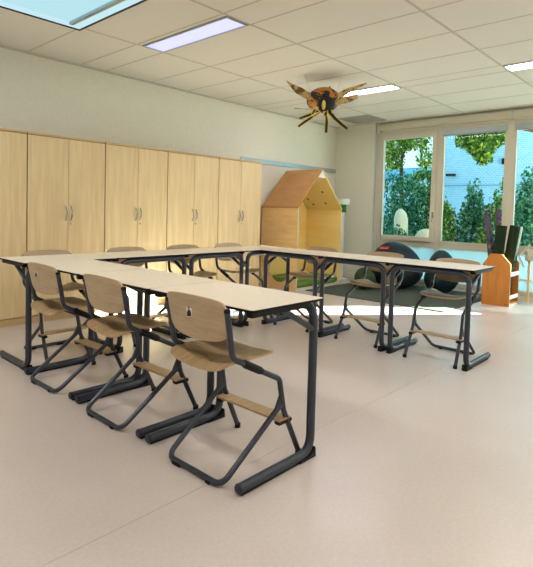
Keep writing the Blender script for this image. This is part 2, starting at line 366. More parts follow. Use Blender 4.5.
# ------------------------------------------------------------------ cabinets
CY = 5.171
def cabinet(x0, label):
    w = .85; D = YW - CY - .01
    t = empty('cabinet', (x0 + w / 2, CY, 0), 0, label, 'cabinet', 'tall cupboards along the wall')
    c = MB(); g = .0045
    c.box(-w / 2 + g, w / 2 - g, .022, D, .075, 1.905); c.build('body', M['maple_edge'], t, smooth=0)
    c = MB(); c.box(-w / 2 + g, w / 2 - g, .0, D, 1.906, 1.926); c.build('top_panel', M['maple_edge'], t, smooth=0, bevel=.002)
    c = MB(); c.box(-w / 2 + g, w / 2 - g, .012, D - .05, 0, .073); c.build('plinth', M['maple_edge'], t, smooth=0)
    for s in (-1, 1):
        d = MB()
        a, b = (-w / 2 + .006, -.0015) if s < 0 else (.0015, w / 2 - .006)
        d.box(a, b, .0, .02, .08, 1.899); dd = d.build('door', M['maple'], t, smooth=0, bevel=.0015)
        h = MB(); xx = s * .03
        pts = [(xx, .0, 1.05), (xx, -.012, 1.058), (xx, -.026, 1.09), (xx, -.031, 1.125), (xx, -.026, 1.16), (xx, -.012, 1.192), (xx, 0, 1.20)]
        h.tube(pts, [.007, .0075, .008, .008, .008, .0075, .007], n=8); h.build('handle', M['chrome'], dd)
        if s > 0:
            k = MB(); k.lathe([(.009, 0), (.009, .004), (.004, .0045)], (.03, 0, 1.012), 12, (0, -1, 0)); k.build('lock', M['chrome'], dd)
    return t
for x0, lb in ((1.26, 'tall maple cupboard cut off by the left picture edge'), (2.11, 'tall maple two-door cupboard behind the leftmost desk corner'),
               (2.96, 'tall maple two-door cupboard, middle one of the five'),
               (3.81, 'tall maple two-door cupboard, second one from the wooden playhouse'), (4.66, 'tall maple two-door cupboard right beside the wooden playhouse')):
    cabinet(x0, lb)

# ------------------------------------------------------------------ desks
DW, DD, DT = .742, .50, .79
def make_desk():
    t = empty('school_desk', (0, 0, 0))
    ol = rrect(-DW / 2 + .004, DW / 2 - .004, -DD / 2, DD / 2, .018)
    MB().prism(ol, DT - .002, DT).build('tabletop', M['laminate'], t, smooth=0)
    MB().prism(rrect(-DW / 2 + .0033, DW / 2 - .0033, -DD / 2 - .0005, DD / 2 + .0005, .018), DT - .013, DT - .0021).build('edge_board', M['core'], t, smooth=0)['label'] = 'black board core edge'
    ux, uy = DW / 2 - .042, DD / 2 - .028; r = .0215
    fy = -DD / 2 - .012
    zc = DT - .013 - r * 1.0 - .002
    pts = [(-ux, fy, .03), (-ux, uy, .03), (-ux, uy, zc), (ux, uy, zc), (ux, uy, .03), (ux, fy, .03)]
    MB().tube(fillet(pts, [0, .085, .085, .085, .085, 0], 8), r, 12).build('frame', M['steel'], t)
    for s in (-1, 1):
        MB().box(s * ux - .018, s * ux + .018, -DD / 2 + .02, uy - .06, DT - .040, DT - .0135).build('side_rail', M['black'], t, smooth=0, bevel=.003)
        MB().tube([(s * ux, uy - .005, .635), (s * ux, uy - .255, DT - .022)], .015, 10, sq=1.0).build('strut', M['steel'], t)
        MB().lathe([(r + .001, 0), (r + .001, .008), (.017, .013)], (s * ux, fy, .03), 14, (0, -1, 0)).build('end_cap', M['capblue'], t)
        h = MB(); h.prism([(uy + .028, 0), (uy - .10, 0), (uy - .09, .014), (uy - .02, .02), (uy + .022, .052)], -.02, .02, Matrix(((0, 0, 1, s * ux), (1, 0, 0, 0), (0, 1, 0, 0), (0, 0, 0, 1))))
        h.build('heel_block', M['black'], t, smooth=0, bevel=.003)
        MB().box(s * ux - .012, s * ux + .012, fy + .005, uy - .1, 0, .012).build('glide_strip', M['black'], t, smooth=0)
    return t
desk0 = make_desk(); first = [True]
def place_desk(x, y, rz, label, group):
    o = desk0 if first[0] else copy_tree(desk0); first[0] = False
    o.location = (x, y, 0); o.rotation_euler = (0, 0, rz); tag(o, label, 'desk', group)
XF = 1.493 + DD / 2
Y0 = 1.430
for k, lb in enumerate(('cream-topped desk nearest the camera, at the free front end of the near row',
                        'cream-topped desk in the middle of the near row, with the plain-backed chair',
                        'cream-topped desk of the near row that joins the row along the cupboards')):
    place_desk(XF, Y0 + DW * (k + .5), -math.pi / 2, lb, 'desks of the near row')
YC = 3.660 + DD / 2
for k, lb in enumerate(('cream-topped desk at the left picture edge in front of the cupboards',
                        'cream-topped desk by the cupboards, second from the left picture edge',
                        'cream-topped desk by the cupboards with open legs, second from the corner by the playhouse',
                        'cream-topped corner desk by the cupboards nearest the wooden playhouse')):
    place_desk(1.478 + DW * (k + .5), YC, math.pi, lb, 'desks of the row along the cupboards')
XR = 3.92 + DD / 2
for k, lb in enumerate(('cream-topped desk at the free right end of the far row, nearest the roll stand',
                        'cream-topped desk in the middle of the far row in front of the beanbags',
                        'cream-topped desk of the far row beside the corner in front of the playhouse')):
    place_desk(XR, Y0 + DW * (k + .5), math.pi / 2, lb, 'desks of the far row')

# ------------------------------------------------------------------ chairs
def make_chair():
    t = empty('school_chair', (0, 0, 0)); r = .0135; hw = .204
    for s in (-1, 1):
        y = s * hw
        side = fillet([(-.241, y, .772), (-.203, y, .565), (.108, y, .408), (.140, y * 1.02, .25), (.251, y * 1.06, .02)], [0, .06, .04, .1, 0], 6)
        MB().tube(side, r, 10).build('side_tube', M['steel'], t)
        MB().lathe([(.0165, 0), (.0165, .022), (.012, .028)], (.254, y * 1.06, 0), 12).build('rubber_foot', M['black'], t)
        # black sleeve that clamps the seat
        a, b = Vector((-.135, y, .531)), Vector((-.02, y, .473))
        MB().tube([a, a + (b - a) * .08, a + (b - a) * .92, b], [.016, .0185, .0185, .016], 10).build('seat_clamp', M['black'], t)
        MB().lathe([(.0145, 0), (.0145, .012), (.008, .016)], (-.2413, y, .770), 10, (-.2, 0, 1)).build('tube_cap', M['black'], t)
        # gusset
        g = MB(); g.prism([(.115, .33), (.14, .25), (.10, .262), (.06, .235), (.085, .27)], -.006, .006, Matrix(((1, 0, 0, 0), (0, 0, 1, y), (0, 1, 0, 0), (0, 0, 0, 1)))); g.build('gusset', M['steel'], t, smooth=0)
        # footrest clamp
        MB().box(.098, .192, y - .018, y + .018, .186, .206).build('footrest_clamp', M['black'], t, smooth=0, bevel=.004)
    loop = fillet([(.130, hw, .285), (-.238, hw * .93, .016), (-.238, -hw * .93, .016), (.130, -hw, .285)], [0, .055, .055, 0], 7)
    MB().tube(loop, r, 10).build('floor_loop', M['steel'], t)
    for s in (-1, 1):
        MB().box(-.254, -.220, s * .105 - .022, s * .12 + .022, 0, .016).build('glide', M['black'], t, smooth=0, bevel=.003)
    # two bearers under the seat
    MB().tube([(-.10, -hw, .514), (-.10, -hw + .03, .528), (-.10, -.06, .506), (-.10, .06, .506), (-.10, hw - .03, .528), (-.10, hw, .514)], .010, 8).build('cross_tube', M['steel'], t)
    # footrest
    def fz(x, y): return .208 + .012 * (abs(y) / .2) ** 2
    f = MB(); n = 12; V = []; F = []
    for i in range(n + 1):
        y = -.222 + .444 * i / n
        for x, dz in ((.095, 0), (.175, 0), (.175, -.010), (.095, -.010)): V.append((x, y, .216 + dz))
    for i in range(n):
        for k in range(4): F.append((i * 4 + k, i * 4 + (k + 1) % 4, i * 4 + 4 + (k + 1) % 4, i * 4 + 4 + k))
    F += [(0, 1, 2, 3), tuple(n * 4 + k for k in (3, 2, 1, 0))]
    f.add(V, F); f.build('footrest', M['ply'], t, smooth=0)
    # seat shell : grid mapped on a rounded outline
    def shell(name, fn, m, nu=18, nv=14, th=.010):
        mb = MB(); V = []; F = []
        for side in (0, 1):
            for j in range(nv + 1):
                for i in range(nu + 1):
                    V.append(fn(-1 + 2 * i / nu, -1 + 2 * j / nv, side * th))
        n1 = (nu + 1) * (nv + 1); ix = lambda s_, i, j: s_ * n1 + j * (nu + 1) + i
        for j in range(nv):
            for i in range(nu):
                F.append((ix(0, i, j), ix(0, i, j + 1), ix(0, i + 1, j + 1), ix(0, i + 1, j)))
                F.append((ix(1, i, j), ix(1, i + 1, j), ix(1, i + 1, j + 1), ix(1, i, j + 1)))
        for i in range(nu):
            F.append((ix(0, i, 0), ix(0, i + 1, 0), ix(1, i + 1, 0), ix(1, i, 0))); F.append((ix(0, i, nv), ix(1, i, nv), ix(1, i + 1, nv), ix(0, i + 1, nv)))
        for j in range(nv):
            F.append((ix(0, 0, j), ix(1, 0, j), ix(1, 0, j + 1), ix(0, 0, j + 1))); F.append((ix(0, nu, j), ix(0, nu, j + 1), ix(1, nu, j + 1), ix(1, nu, j)))
        mb.add(V, F); return mb.build(name, m, t, smooth=40)
    def sq(u, v, p):                    # square -> superellipse-like rounded square
        a = (abs(u) ** p + abs(v) ** p) ** (1 / p); b = max(abs(u), abs(v))
        k = b / a if a > 1e-9 else 1
        return u * k, v * k
    def seat(u, v, d):
        U, Vv = sq(u, v, 7)
        x = -.077 + .187 * U + (.034 * (1 - Vv * Vv) * max(0, -U) ** 2); y = .198 * Vv * (1 - .03 * max(0, U))
        g = .22 + .78 * max(0, min(1, .5 - .6 * U))
        z = .546 - .040 * (1 - Vv * Vv) * g - .012 * max(0, -U - .6) / .4 - .012 * max(0, U - .6) ** 2 / .16
        return (x, y, z - d)
    shell('seat', seat, M['ply'])
    def back(u, v, d):
        U, Vv = sq(u, v, 10 if v > 0 else 5)
        y = .203 * U * (.965 + .035 * Vv); z = .722 + .090 * Vv + .014 * (1 - U * U) * max(0, Vv) - .012 * (1 - abs(U)) * max(0, -Vv)
        x = -.229 - .2 * (z - .722) - .024 * (1 - U * U)
        return (x - d, y, z)
    shell('backrest', back, M['ply_back'], nu=20, nv=12)
    return t
def sticker(chair, y, z, tilt):
    e = [c for c in bpy.data.objects if c.parent == chair and c.name.startswith('backrest')][0]
    def bx(yy): return -.229 - .2 * (z - .722) - .024 * (1 - ((yy) / .203) ** 2) - .0108
    st = MB(); R_ = Matrix.Translation((bx(y), y, z)) @ Matrix(((0, 0, -1, 0), (1, 0, 0, 0), (0, 1, 0, 0), (0, 0, 0, 1)))
    R_ = R_ @ Matrix.Rotation(tilt, 4, 'Z')
    st.prism(rrect(-.019, .019, -.034, .034, .006), -.0008, .0006, R_); s0 = st.build('sticker', M['sticker_white'], e, smooth=0); s0['label'] = 'small picture sticker'
    a = MB(); a.prism([(.010 * math.cos(k * .5236), .015 + .011 * math.sin(k * .5236)) for k in range(12)], .0006, .0011, R_); a.prism([(-.014, -.032), (.016, -.032), (.015, -.014), (.005, -.004), (-.005, -.004), (-.012, -.012)], .0006, .0011, R_)
    a.build('figure', M['sticker_black'], s0, smooth=0)
    a = MB(); a.prism([(-.004, -.004), (.005, -.004), (.006, .008), (-.003, .008)], .0011, .0014, R_); a.build('figure_face', M['sticker_skin'], s0, smooth=0)
ch0 = make_chair(); cfirst = [True]
def place_chair(x, y, rz, label, group):
    o = ch0 if cfirst[0] else copy_tree(ch0); cfirst[0] = False
    o.location = (x, y, 0); o.rotation_euler = (0, 0, rz); return tag(o, label, 'chair', group)
c1 = place_chair(1.695, 1.747, 0, 'front plywood chair with a small sticker, at the free end of the near row', 'chairs at the near row')
c2 = place_chair(1.69, 2.535, .0, 'plywood chair without sticker in the middle of the near row', 'chairs at the near row')
c3 = place_chair(1.69, 3.30, .02, 'plywood chair with a dark sticker nearest the left picture edge in the near row', 'chairs at the near row')
sticker(c1, .012, .757, -.12); sticker(c3, .03, .765, .05)
for x, y, rz, lb in ((1.90, 4.0, -math.pi / 2, 'plywood chair by the cupboards, leftmost of four, below the cut-off cupboard'),
                     (2.665, 4.0, -math.pi / 2, 'plywood chair by the cupboards, second of four from the left'),
                     (3.345, 4.0, -math.pi / 2, 'plywood chair by the cupboards, third of four from the left'),
                     (3.995, 4.0, -math.pi / 2, 'plywood chair with shiny backrest by the cupboard beside the playhouse')):
    place_chair(x, y, rz, lb, 'chairs along the cupboards')
for x, y, rz, lb in ((4.19, 1.765, math.pi, 'plywood chair at the right end of the far row in front of the roll stand'),
                     (4.265, 2.52, math.pi, 'plywood chair in the middle of the far row in front of the black beanbag'),
                     (4.265, 3.30, math.pi, 'plywood chair of the far row in front of the wooden playhouse')):
    place_chair(x, y, rz, lb, 'chairs at the far row')

# ------------------------------------------------------------------ playhouse
hx0, hx1, hy0, hy1, he, ha = 5.92, 7.07, 4.79, 5.53, 1.257, 1.865
hm = (hx0 + hx1) / 2; T = .018
t = empty('playhouse', (hm, (hy0 + hy1) / 2, 0), 0, 'house-shaped plywood reading nook with pitched roof beside the cupboards', 'playhouse')
def hb(mb, name, m, **k):
    c = Vector((hm, (hy0 + hy1) / 2, 0)); mb.v = [tuple(Vector(p) - c) for p in mb.v]; return mb.build(name, m, t, **k)
# side wall with round hole (faces the desks)
def holed(x0, x1, y0, y1, z0, z1, cy_, cz, r, n=32):
    mb = MB(); V = []; F = []
    for x in (x0, x1):
        for k in range(n):
            a = 2 * math.pi * k / n; V.append((x, cy_ + r * math.cos(a), cz + r * math.sin(a)))
        for k in range(n):
            a = 2 * math.pi * k / n; dy, dz = math.cos(a), math.sin(a)
            s_ = min(((y1 if dy > 0 else y0) - cy_) / dy if abs(dy) > 1e-6 else 1e9, ((z1 if dz > 0 else z0) - cz) / dz if abs(dz) > 1e-6 else 1e9)
            V.append((x, cy_ + s_ * dy, cz + s_ * dz))
        for yy, zz in ((y0, z0), (y1, z0), (y1, z1), (y0, z1)): V.append((x, yy, zz))
    B = 2 * n + 4
    for s_ in (0, 1):
        o_ = s_ * B
        for k in range(n):
            k2 = (k + 1) % n; pa, pb = V[o_ + n + k], V[o_ + n + k2]
            f_ = [o_ + k, o_ + n + k]
            # add corner when the outer points lie on different sides
            if abs(pa[1] - pb[1]) > 1e-5 and abs(pa[2] - pb[2]) > 1e-5:
                best = min(range(4), key=lambda q: (Vector(V[o_ + 2 * n + q]) - Vector(pa)).length + (Vector(V[o_ + 2 * n + q]) - Vector(pb)).length); f_.append(o_ + 2 * n + best)
            f_ += [o_ + n + k2, o_ + k2]; F.append(tuple(f_))
    for k in range(n): F.append((k, (k + 1) % n, B + (k + 1) % n, B + k))
    P = [0, 1, 2, 3]
    for a in range(4): F.append((2 * n + a, 2 * n + (a + 1) % 4, B + 2 * n + (a + 1) % 4, B + 2 * n + a))
    return mb.add(V, F)
hb(holed(hx0, hx0 + T, hy0, hy1, 0, he, 5.14, .30, .195), 'side_wall', M['birch'], smooth=0)
hb(MB().box(hx1 - T, hx1, hy0, hy1, 0, he), 'side_wall', M['birch_lit'], smooth=0)
hb(MB().prism([(hx0 + T, .0), (hx1 - T, .0), (hx1 - T, he), (hm, ha - .02), (hx0 + T, he)], -hy1, -hy1 + T, Matrix(((1, 0, 0, 0), (0, 0, -1, 0), (0, 1, 0, 0), (0, 0, 0, 1)))), 'back_gable', M['birch_lit'], smooth=0)
MR = Matrix(((1, 0, 0, 0), (0, 0, -1, 0), (0, 1, 0, 0), (0, 0, 0, 1)))
hb(MB().prism([(hx0 - .004, he), (hx0 - .004, he + .026), (hm, ha + .022), (hm, ha)], -hy1, -hy0 + .006, MR), 'roof_panel', M['roofply'], smooth=0)
hb(MB().prism([(hx1 + .004, he), (hx1 + .004, he + .026), (hm, ha + .022), (hm, ha)], -hy1, -hy0 + .006, MR), 'roof_panel', M['birch_lit'], smooth=0)
hb(MB().prism([(hm - .1, ha - .112), (hm + .1, ha - .112), (hm + .002, ha - .004), (hm - .002, ha - .004)], -hy0 - .018, -hy0 - .002, MR), 'gable_gusset', M['white'], smooth=0)
hb(MB().box(hx0 - .001, hx0 + T + .001, hy0 - .003, hy0, 0, he), 'edge_strip', M['edgewhite'], smooth=0)
hb(MB().box(hx0 + T, hx1 - T, hy0 + .003, hy1 - T, 0, .045), 'floor_board', M['edgewhite'], smooth=0)
hb(MB().box(hx0 + T + .01, hx1 - T - .01, hy0 + .01, hy1 - T - .01, .045, .165), 'seat_cushion', M['green_cush'], smooth=30, bevel=.03)
kn = MB()
for x, y, z in ((hx1 - .27, 5.0, 1.545), (hx1 - .10, 5.05, 1.36), (hx1 - .08, 5.32, 1.34), (hx1 - .16, 5.38, 1.43)):
    nrm = Vector((-.61 * 1.0, 0, -.575)).normalized()
    d = (ha - he) / (hx1 - hm); zz = he + (hx1 - x) * d
    kn.lathe([(.022, 0), (.02, .003)], (x, y, zz), 10, nrm)
hb(kn, 'wood_knot', M['knot'], smooth=0)

# white stand with green band behind the playhouse
t = empty('pedestal_stand', (7.72, 5.22, 0), 0, 'slim white stand with green band in the corner behind the playhouse', 'stand')
MB().lathe([(.13, 0), (.13, .02), (.05, .03), (.045, 1.10), (.045, 1.22)], (0, 0, 0), 20).build('column', M['white'], t)
MB().lathe([(.075, 1.22), (.08, 1.36)], (0, 0, 0), 20).build('band', mat('leaf_green', lin(30, 130, 60), .5), t)['label'] = 'green band'
MB().lathe([(.12, 1.36), (.13, 1.38), (.13, 1.455), (.12, 1.465)], (0, 0, 0), 20).build('cap', M['white'], t)

# ------------------------------------------------------------------ rug, beanbags
tag(MB().prism(rrect(6.12, 7.98, 2.58, 4.77, .02), 0, .012).build('rug', M['rug'], smooth=0), 'flat grey-green rug on the floor in front of the playhouse and beanbags', 'rug')
def lump(seed, amp):
    rnd = random.Random(seed); w = [(Vector((rnd.uniform(-1, 1), rnd.uniform(-1, 1), rnd.uniform(-1, 1))).normalized() * rnd.uniform(2, 5), rnd.uniform(0, 6)) for _ in range(6)]
    def fn(p, d):
        k = sum(math.sin(d.dot(a) + b) for a, b in w) / 6
        q = p * (1 + amp * k)
        return q
    return fn
def floorbag(loc, r, seed, amp, name, m, peak=0, label='', cat='beanbag', parent=True, rz=0):
    t = empty(name, (loc[0], loc[1], .012), rz, label, cat)
    g = lump(seed, amp)
    def fn(p, d):
        q = g(p, d); z = q.z + r[2]
        z = max(0.0, z); flat = 1 + .12 * max(0, (r[2] * .9 - z) / r[2])
        sh = 1 - peak * max(0, z / (2 * r[2]) - .35)
        return Vector((q.x * flat * sh, q.y * flat * sh, z))
    MB().sphere((0, 0, 0), r, fn=fn, nu=36, nv=24).build('cover', m, t, smooth=80)
    return t
bb = floorbag((7.52, 4.02), (.36, .46, .37), 3, .15, 'beanbag', M['bag_black'], .3, 'big black beanbag with red label slumped below the left window')
lab = MB(); LM = Matrix.Translation((-.285, .05, .655)) @ Matrix.Rotation(.75, 4, 'Z') @ Matrix.Rotation(-.62, 4, 'Y')
lab.box(-.004, .004, -.085, .085, -.03, .03, LM); lo = lab.build('label_patch', M['red'], bb, smooth=0); lo['label'] = 'red label patch'
fc = bpy.data.curves.new('label_text', 'FONT'); fc.body = 'fatboy'; fc.size = .052; fc.align_x = 'CENTER'; fc.align_y = 'CENTER'; fc.extrude = .0008
ft = bpy.data.objects.new('label_text_curve', fc); COL.objects.link(ft)
fm = bpy.data.meshes.new_from_object(ft.evaluated_get(bpy.context.evaluated_depsgraph_get())); bpy.data.objects.remove(ft)
fm.materials.clear(); fm.materials.append(M['white'])
fo = bpy.data.objects.new('label_text', fm); COL.objects.link(fo); fo.parent = lo
fo.matrix_local = LM @ Matrix(((0, 0, -1, -.0055), (-1, 0, 0, 0), (0, 1, 0, 0), (0, 0, 0, 1)))
floorbag((7.50, 3.22), (.25, .27, .33), 9, .12, 'beanbag', M['bag_teal'], .3, 'dark teal beanbag slumped right of the black one')
floorbag((6.94, 4.22), (.15, .17, .17), 5, .1, 'floor_cushion', M['bag_green'], .1, 'dark green round cushion on the rug left of the black beanbag', 'cushion')
tg = empty('cloth_bag', (7.02, 3.80, .012), 0, 'crumpled tan striped cloth bag leaning on the black beanbag', 'bag')
g5 = lump(21, .2)
MB().sphere((0, 0, .17), (.07, .09, .17), fn=g5, nu=24, nv=14).build('cover', M['tan_cloth'], tg, smooth=80)

# ------------------------------------------------------------------ roll stand and rolls
SX0, SX1, SY0, SY1 = 7.20, 7.58, 2.145, 2.51
t = empty('roll_stand', ((SX0 + SX1) / 2, (SY0 + SY1) / 2, 0), 0, 'orange plywood house-shaped stand holding upright rolls below the windows', 'stand')
def sb(mb, name, m, **k):
    c = Vector(((SX0 + SX1) / 2, (SY0 + SY1) / 2, 0)); mb.v = [tuple(Vector(p) - c) for p in mb.v]; return mb.build(name, m, t, **k)
gab = [(SY0, 0), (SY1, 0), (SY1, .555), (2.412, .705), (2.262, .705), (SY0, .575)]
MX = Matrix(((0, 0, 1, 0), (1, 0, 0, 0), (0, 1, 0, 0), (0, 0, 0, 1)))
sb(MB().prism(gab, SX0, SX0 + .018, MX), 'end_panel', M['orange_ply'], smooth=0)
sb(MB().prism(gab, SX1 - .018, SX1, MX), 'end_panel', M['orange_ply'], smooth=0)
sb(MB().box(SX0 + .018, SX1 - .018, SY0, SY1, .03, .048), 'base_board', M['orange_ply'], smooth=0)
for s, y in ((0, SY0), (1, SY1 - .012)):
    for z0, z1 in ((.41, .465), (.10, .15), (.0, .025)): sb(MB().box(SX0 + .018, SX1 - .018, y, y + .012, z0, z1), 'slat', M['white'], smooth=0)
mk = MB().box(SX0 - .002, SX0, 2.17, 2.205, .028, .034); sb(mk, 'maker_mark', M['sticker_black'], smooth=0)
def roll(x, y, r, z1, m, lx, ly, label, group, name='paper_roll'):
    t = empty(name, (x, y, .049), 0, label, 'roll', group)
    a = Vector((0, 0, .003)); b = Vector((lx, ly, z1 - .049))
    mb = MB(); n = 18
    # spiral tube: outer wall, hollow
    ax = (b - a).normalized(); q = Vector((0, 0, 1)).rotation_difference(ax).to_matrix()
    rin = r * .62; V = []; F = []
    for c in (a, b):
        for rr in (r, rin):
            for k in range(n): V.append(c + q @ Vector((rr * math.cos(2 * math.pi * k / n), rr * math.sin(2 * math.pi * k / n), 0)))
    for k in range(n):
        k2 = (k + 1) % n
        F += [(k, k2, 2 * n + k2, 2 * n + k), (n + k, 3 * n + k, 3 * n + k2, n + k2), (k, n + k, n + k2, k2), (2 * n + k, 2 * n + k2, 3 * n + k2, 3 * n + k)]
    mb.add(V, F); mb.build('sheet', m, t)
roll(7.425, 2.385, .046, 1.30, M['floral'], .0, .185, 'blue floral paper roll, leftmost in the orange stand', 'floral rolls')
roll(7.517, 2.43, .043, 1.31, M['floral'], .0, .0, 'blue floral paper roll behind the shorter dark green roll', 'floral rolls')
roll(7.30, 2.40, .07, 1.09, M['turf'], .0, -.085, 'dark green turf roll standing nearer to the floral rolls', 'turf rolls', 'turf_roll')
roll(7.41, 2.293, .08, 1.09, M['turf'], .0, -.133, 'dark green turf roll at the right side of the orange stand', 'turf rolls', 'turf_roll')

# pale wooden rack at the right picture edge
t = empty('wooden_rack', (7.88, 1.95, 0), 0, 'pale wooden rack with trays at the right picture edge behind the rolls', 'rack')
for y in (.15, -.25):
    MB().box(-.02, .02, y - .014, y + .014, 0, .60).build('leg', M['birch'], t, smooth=0)
MB().box(-.015, .015, -.25, .30, .29, .32).build('rail', M['white'], t, smooth=0)
def tray(z, y0, y1):
    m = MB(); m.box(-.10, .10, y0, y1, z, z + .012); m.box(-.10, -.088, y0, y1, z, z + .14); m.box(.088, .10, y0, y1, z, z + .14); m.box(-.1, .1, y1 - .012, y1, z, z + .16); m.box(-.1, .1, y0, y0 + .012, z, z + .16)
    m.build('tray', M['edgewhite'], t, smooth=0)
tray(.60, -.35, .18)
m = MB(); m.tube([(-.08, .20, .50), (-.08, .27, .66), (-.08, .13, .83)], .016, 6); m.build('bracket', M['edgewhite'], t)

# ------------------------------------------------------------------ hanging insect
def amber_nodes(nt, b):
    L = nt.links; tcn = N(nt, 'ShaderNodeTexCoord'); nz = N(nt, 'ShaderNodeTexNoise'); nz.inputs['Scale'].default_value = 7; nz.inputs['Distortion'].default_value = 1.2
    r = N(nt, 'ShaderNodeValToRGB'); r.color_ramp.interpolation = 'CONSTANT'
    el = r.color_ramp.elements; el[0].color = lin(200, 128, 40); el[0].position = 0; el[1].color = lin(30, 28, 40); el[1].position = .50
    e = el.new(.66); e.color = lin(190, 140, 60); e = el.new(.45); e.color = lin(170, 92, 26)
    L.new(tcn.outputs['Object'], nz.inputs[0]); L.new(nz.outputs['Fac'], r.inputs[0]); L.new(r.outputs[0], b.inputs['Base Color'])
M['amber'] = mat('amber_paper', lin(200, 130, 40), .5, nodes=amber_nodes)
M['ins_black'] = mat('black_card', lin(24, 20, 20), .5)
M['ins_yellow'] = mat('yellow_card', lin(236, 214, 120), .5)
M['wing'] = mat('straw_wing', lin(196, 166, 104), .5, nodes=noise_mix(lin(120, 92, 50), lin(206, 178, 118), scale=(1, 1, 1), nscale=14, detail=2, lo=.4, hi=.5))
IC = Vector((4.86, 3.585, 2.525))
t = empty('hanging_insect', IC, 0, 'big paper insect with amber body and straw wings hanging from the ceiling', 'insect')
ax_r = Vector((.675, -.737, 0)); ax_f = Vector((.737, .675, 0)); ax_u = Vector((0, 0, 1))
S = 6.04 / FPX                            # metres per drawn unit at the insect
def ip(a, b, d=0): return ax_r * ((a - 325) * S) + ax_u * (-(b - 96) * S) + ax_f * d
IM = Matrix(((ax_r.x, ax_f.x, 0), (ax_r.y, ax_f.y, 0), (0, 0, 1)))
tilt = IM @ Euler((math.radians(-12), 0, math.radians(0))).to_matrix()
MB().sphere(ip(325, 94, .14), (.20, .24, .125), M=tilt, nu=24, nv=16).build('abdomen', M['amber'], t, smooth=80)
MB().sphere(ip(326, 102, -.06), (.105, .12, .10), M=tilt, nu=20, nv=12).build('thorax', M['ins_black'], t, smooth=80)
MB().sphere(ip(323, 104, -.16), (.022, .05, .055), M=IM, nu=14, nv=10).build('head', M['ins_yellow'], t, smooth=80)
sp = MB(); sp.tube([ip(329, 86, .16), ip(332, 79, .16)], [.03, .002], 8); sp.build('spike', M['ins_black'], t)
def flat(poly, th, d0, d1, name, m):
    """poly: drawn outline, depth runs linearly from d0 at the first point to d1 at the farthest point"""
    p0 = Vector(poly[0]); far = max((Vector(p) - p0).length for p in poly)
    mb = MB(); n = len(poly); V = []
    for s_ in (-1, 1):
        for p in poly:
            k = (Vector(p) - p0).length / far; V.append(ip(p[0], p[1], d0 + (d1 - d0) * k + s_ * th / 2))
    F = [tuple(range(n)), tuple(reversed(range(n, 2 * n)))] + [(i, (i + 1) % n, n + (i + 1) % n, n + i) for i in range(n)]
    mb.add(V, F); return mb.build(name, m, t, smooth=0)
flat([(321, 97), (313, 91), (303, 84), (294, 80), (287, 75.5), (292, 83), (297, 89), (305, 94), (314, 99)], .012, -.02, .12, 'wing', M['wing'])
flat([(327, 100), (334, 91), (347, 84), (366, 77.5), (367, 78.5), (350, 88), (338, 97), (330, 103)], .012, -.02, .05, 'wing', M['wing'])
flat([(328, 104), (338, 96), (347, 92), (359, 87.5), (360, 91), (351, 96), (340, 100), (332, 105)], .012, -.03, .15, 'wing', M['wing'])
flat([(330, 98), (340, 92), (361, 85), (362, 86), (343, 95)], .012, .06, .22, 'wing', M['wing'])
def leg(p, w):
    n = len(p); 
    def outline(wd):
        L_, R_ = [], []
        for i, q in enumerate(p):
            a = Vector(p[max(0, i - 1)]); b = Vector(p[min(n - 1, i + 1)]); dd = (b - a).normalized(); nn = Vector((-dd.y, dd.x))
            k = wd * (1 - .35 * i / (n - 1)); L_.append(tuple(Vector(q) + nn * k)); R_.append(tuple(Vector(q) - nn * k))
        return L_ + list(reversed(R_))
    o1 = flat(outline(w + .85), .008, -.10, -.22, 'leg', M['ins_yellow'])
    mb = flat(outline(w), .014, -.101, -.225, 'leg_inlay', M['ins_black']); mb.parent = o1
leg([(319, 108), (312, 113), (305, 116), (300, 118.5)], 1.4); leg([(320, 109), (312, 116), (305, 121), (299, 126)], 1.3)
leg([(325, 109), (326.5, 116), (326, 124), (325.5, 131)], 1.6); leg([(329, 109), (334, 116), (340, 122), (345.5, 127)], 1.6)
leg([(317, 105), (314, 110), (312, 114)], 1.0)
st = MB(); st.tube([ip(318, 108, -.12), ip(295, 108.5, -.2)], .004, 6); st.tube([ip(330, 110, -.1), ip(342, 120, -.12)], .005, 6); st.build('antenna', M['wing'], t)
for a, b in (((313, 88), (305, 67.5)), ((338, 88), (342, 76.5))):
    p = ip(*a, .12); q = Vector((p.x + (b[0] - a[0]) * S * ax_r.x, p.y + (b[0] - a[0]) * S * ax_r.y, CEIL - IC.z))
    MB().tube([p, q], .003, 6).build('string', M['edgewhite'], t)

# ------------------------------------------------------------------ outdoors
GZ = -.12
M['ground'] = mat('outdoor_paving', lin(196, 196, 184), .9, nodes=noise_mix(lin(180, 180, 166), lin(206, 206, 196), nscale=3))
MB().box(XWo, 60, -40, 60, GZ - .2, GZ).build('ground', M['ground'], smooth=0)['kind'] = 'structure'
def bricks(nt, b):
    L = nt.links; tcn = N(nt, 'ShaderNodeTexCoord'); mp = N(nt, 'ShaderNodeMapping'); mp.inputs['Rotation'].default_value = (math.pi / 2, 0, math.pi / 2)
    w = N(nt, 'ShaderNodeTexBrick'); w.inputs['Scale'].default_value = 5; w.inputs['Color1'].default_value = lin(136, 196, 232); w.inputs['Color2'].default_value = lin(152, 208, 240); w.inputs['Mortar'].default_value = lin(190, 230, 242); w.inputs['Mortar Size'].default_value = .03
    sp_ = N(nt, 'ShaderNodeSeparateXYZ'); cmb = N(nt, 'ShaderNodeCombineXYZ')
    L.new(tcn.outputs['Object'], sp_.inputs[0]); L.new(sp_.outputs[1], cmb.inputs[0]); L.new(sp_.outputs[2], cmb.inputs[1]); L.new(cmb.outputs[0], w.inputs[0]); L.new(w.outputs[0], b.inputs['Base Color'])
M['brick'] = mat('pale_blue_brick', lin(160, 212, 232), .8, nodes=bricks)
M['bluewall'] = mat('blue_cladding', lin(90, 170, 205), .7)
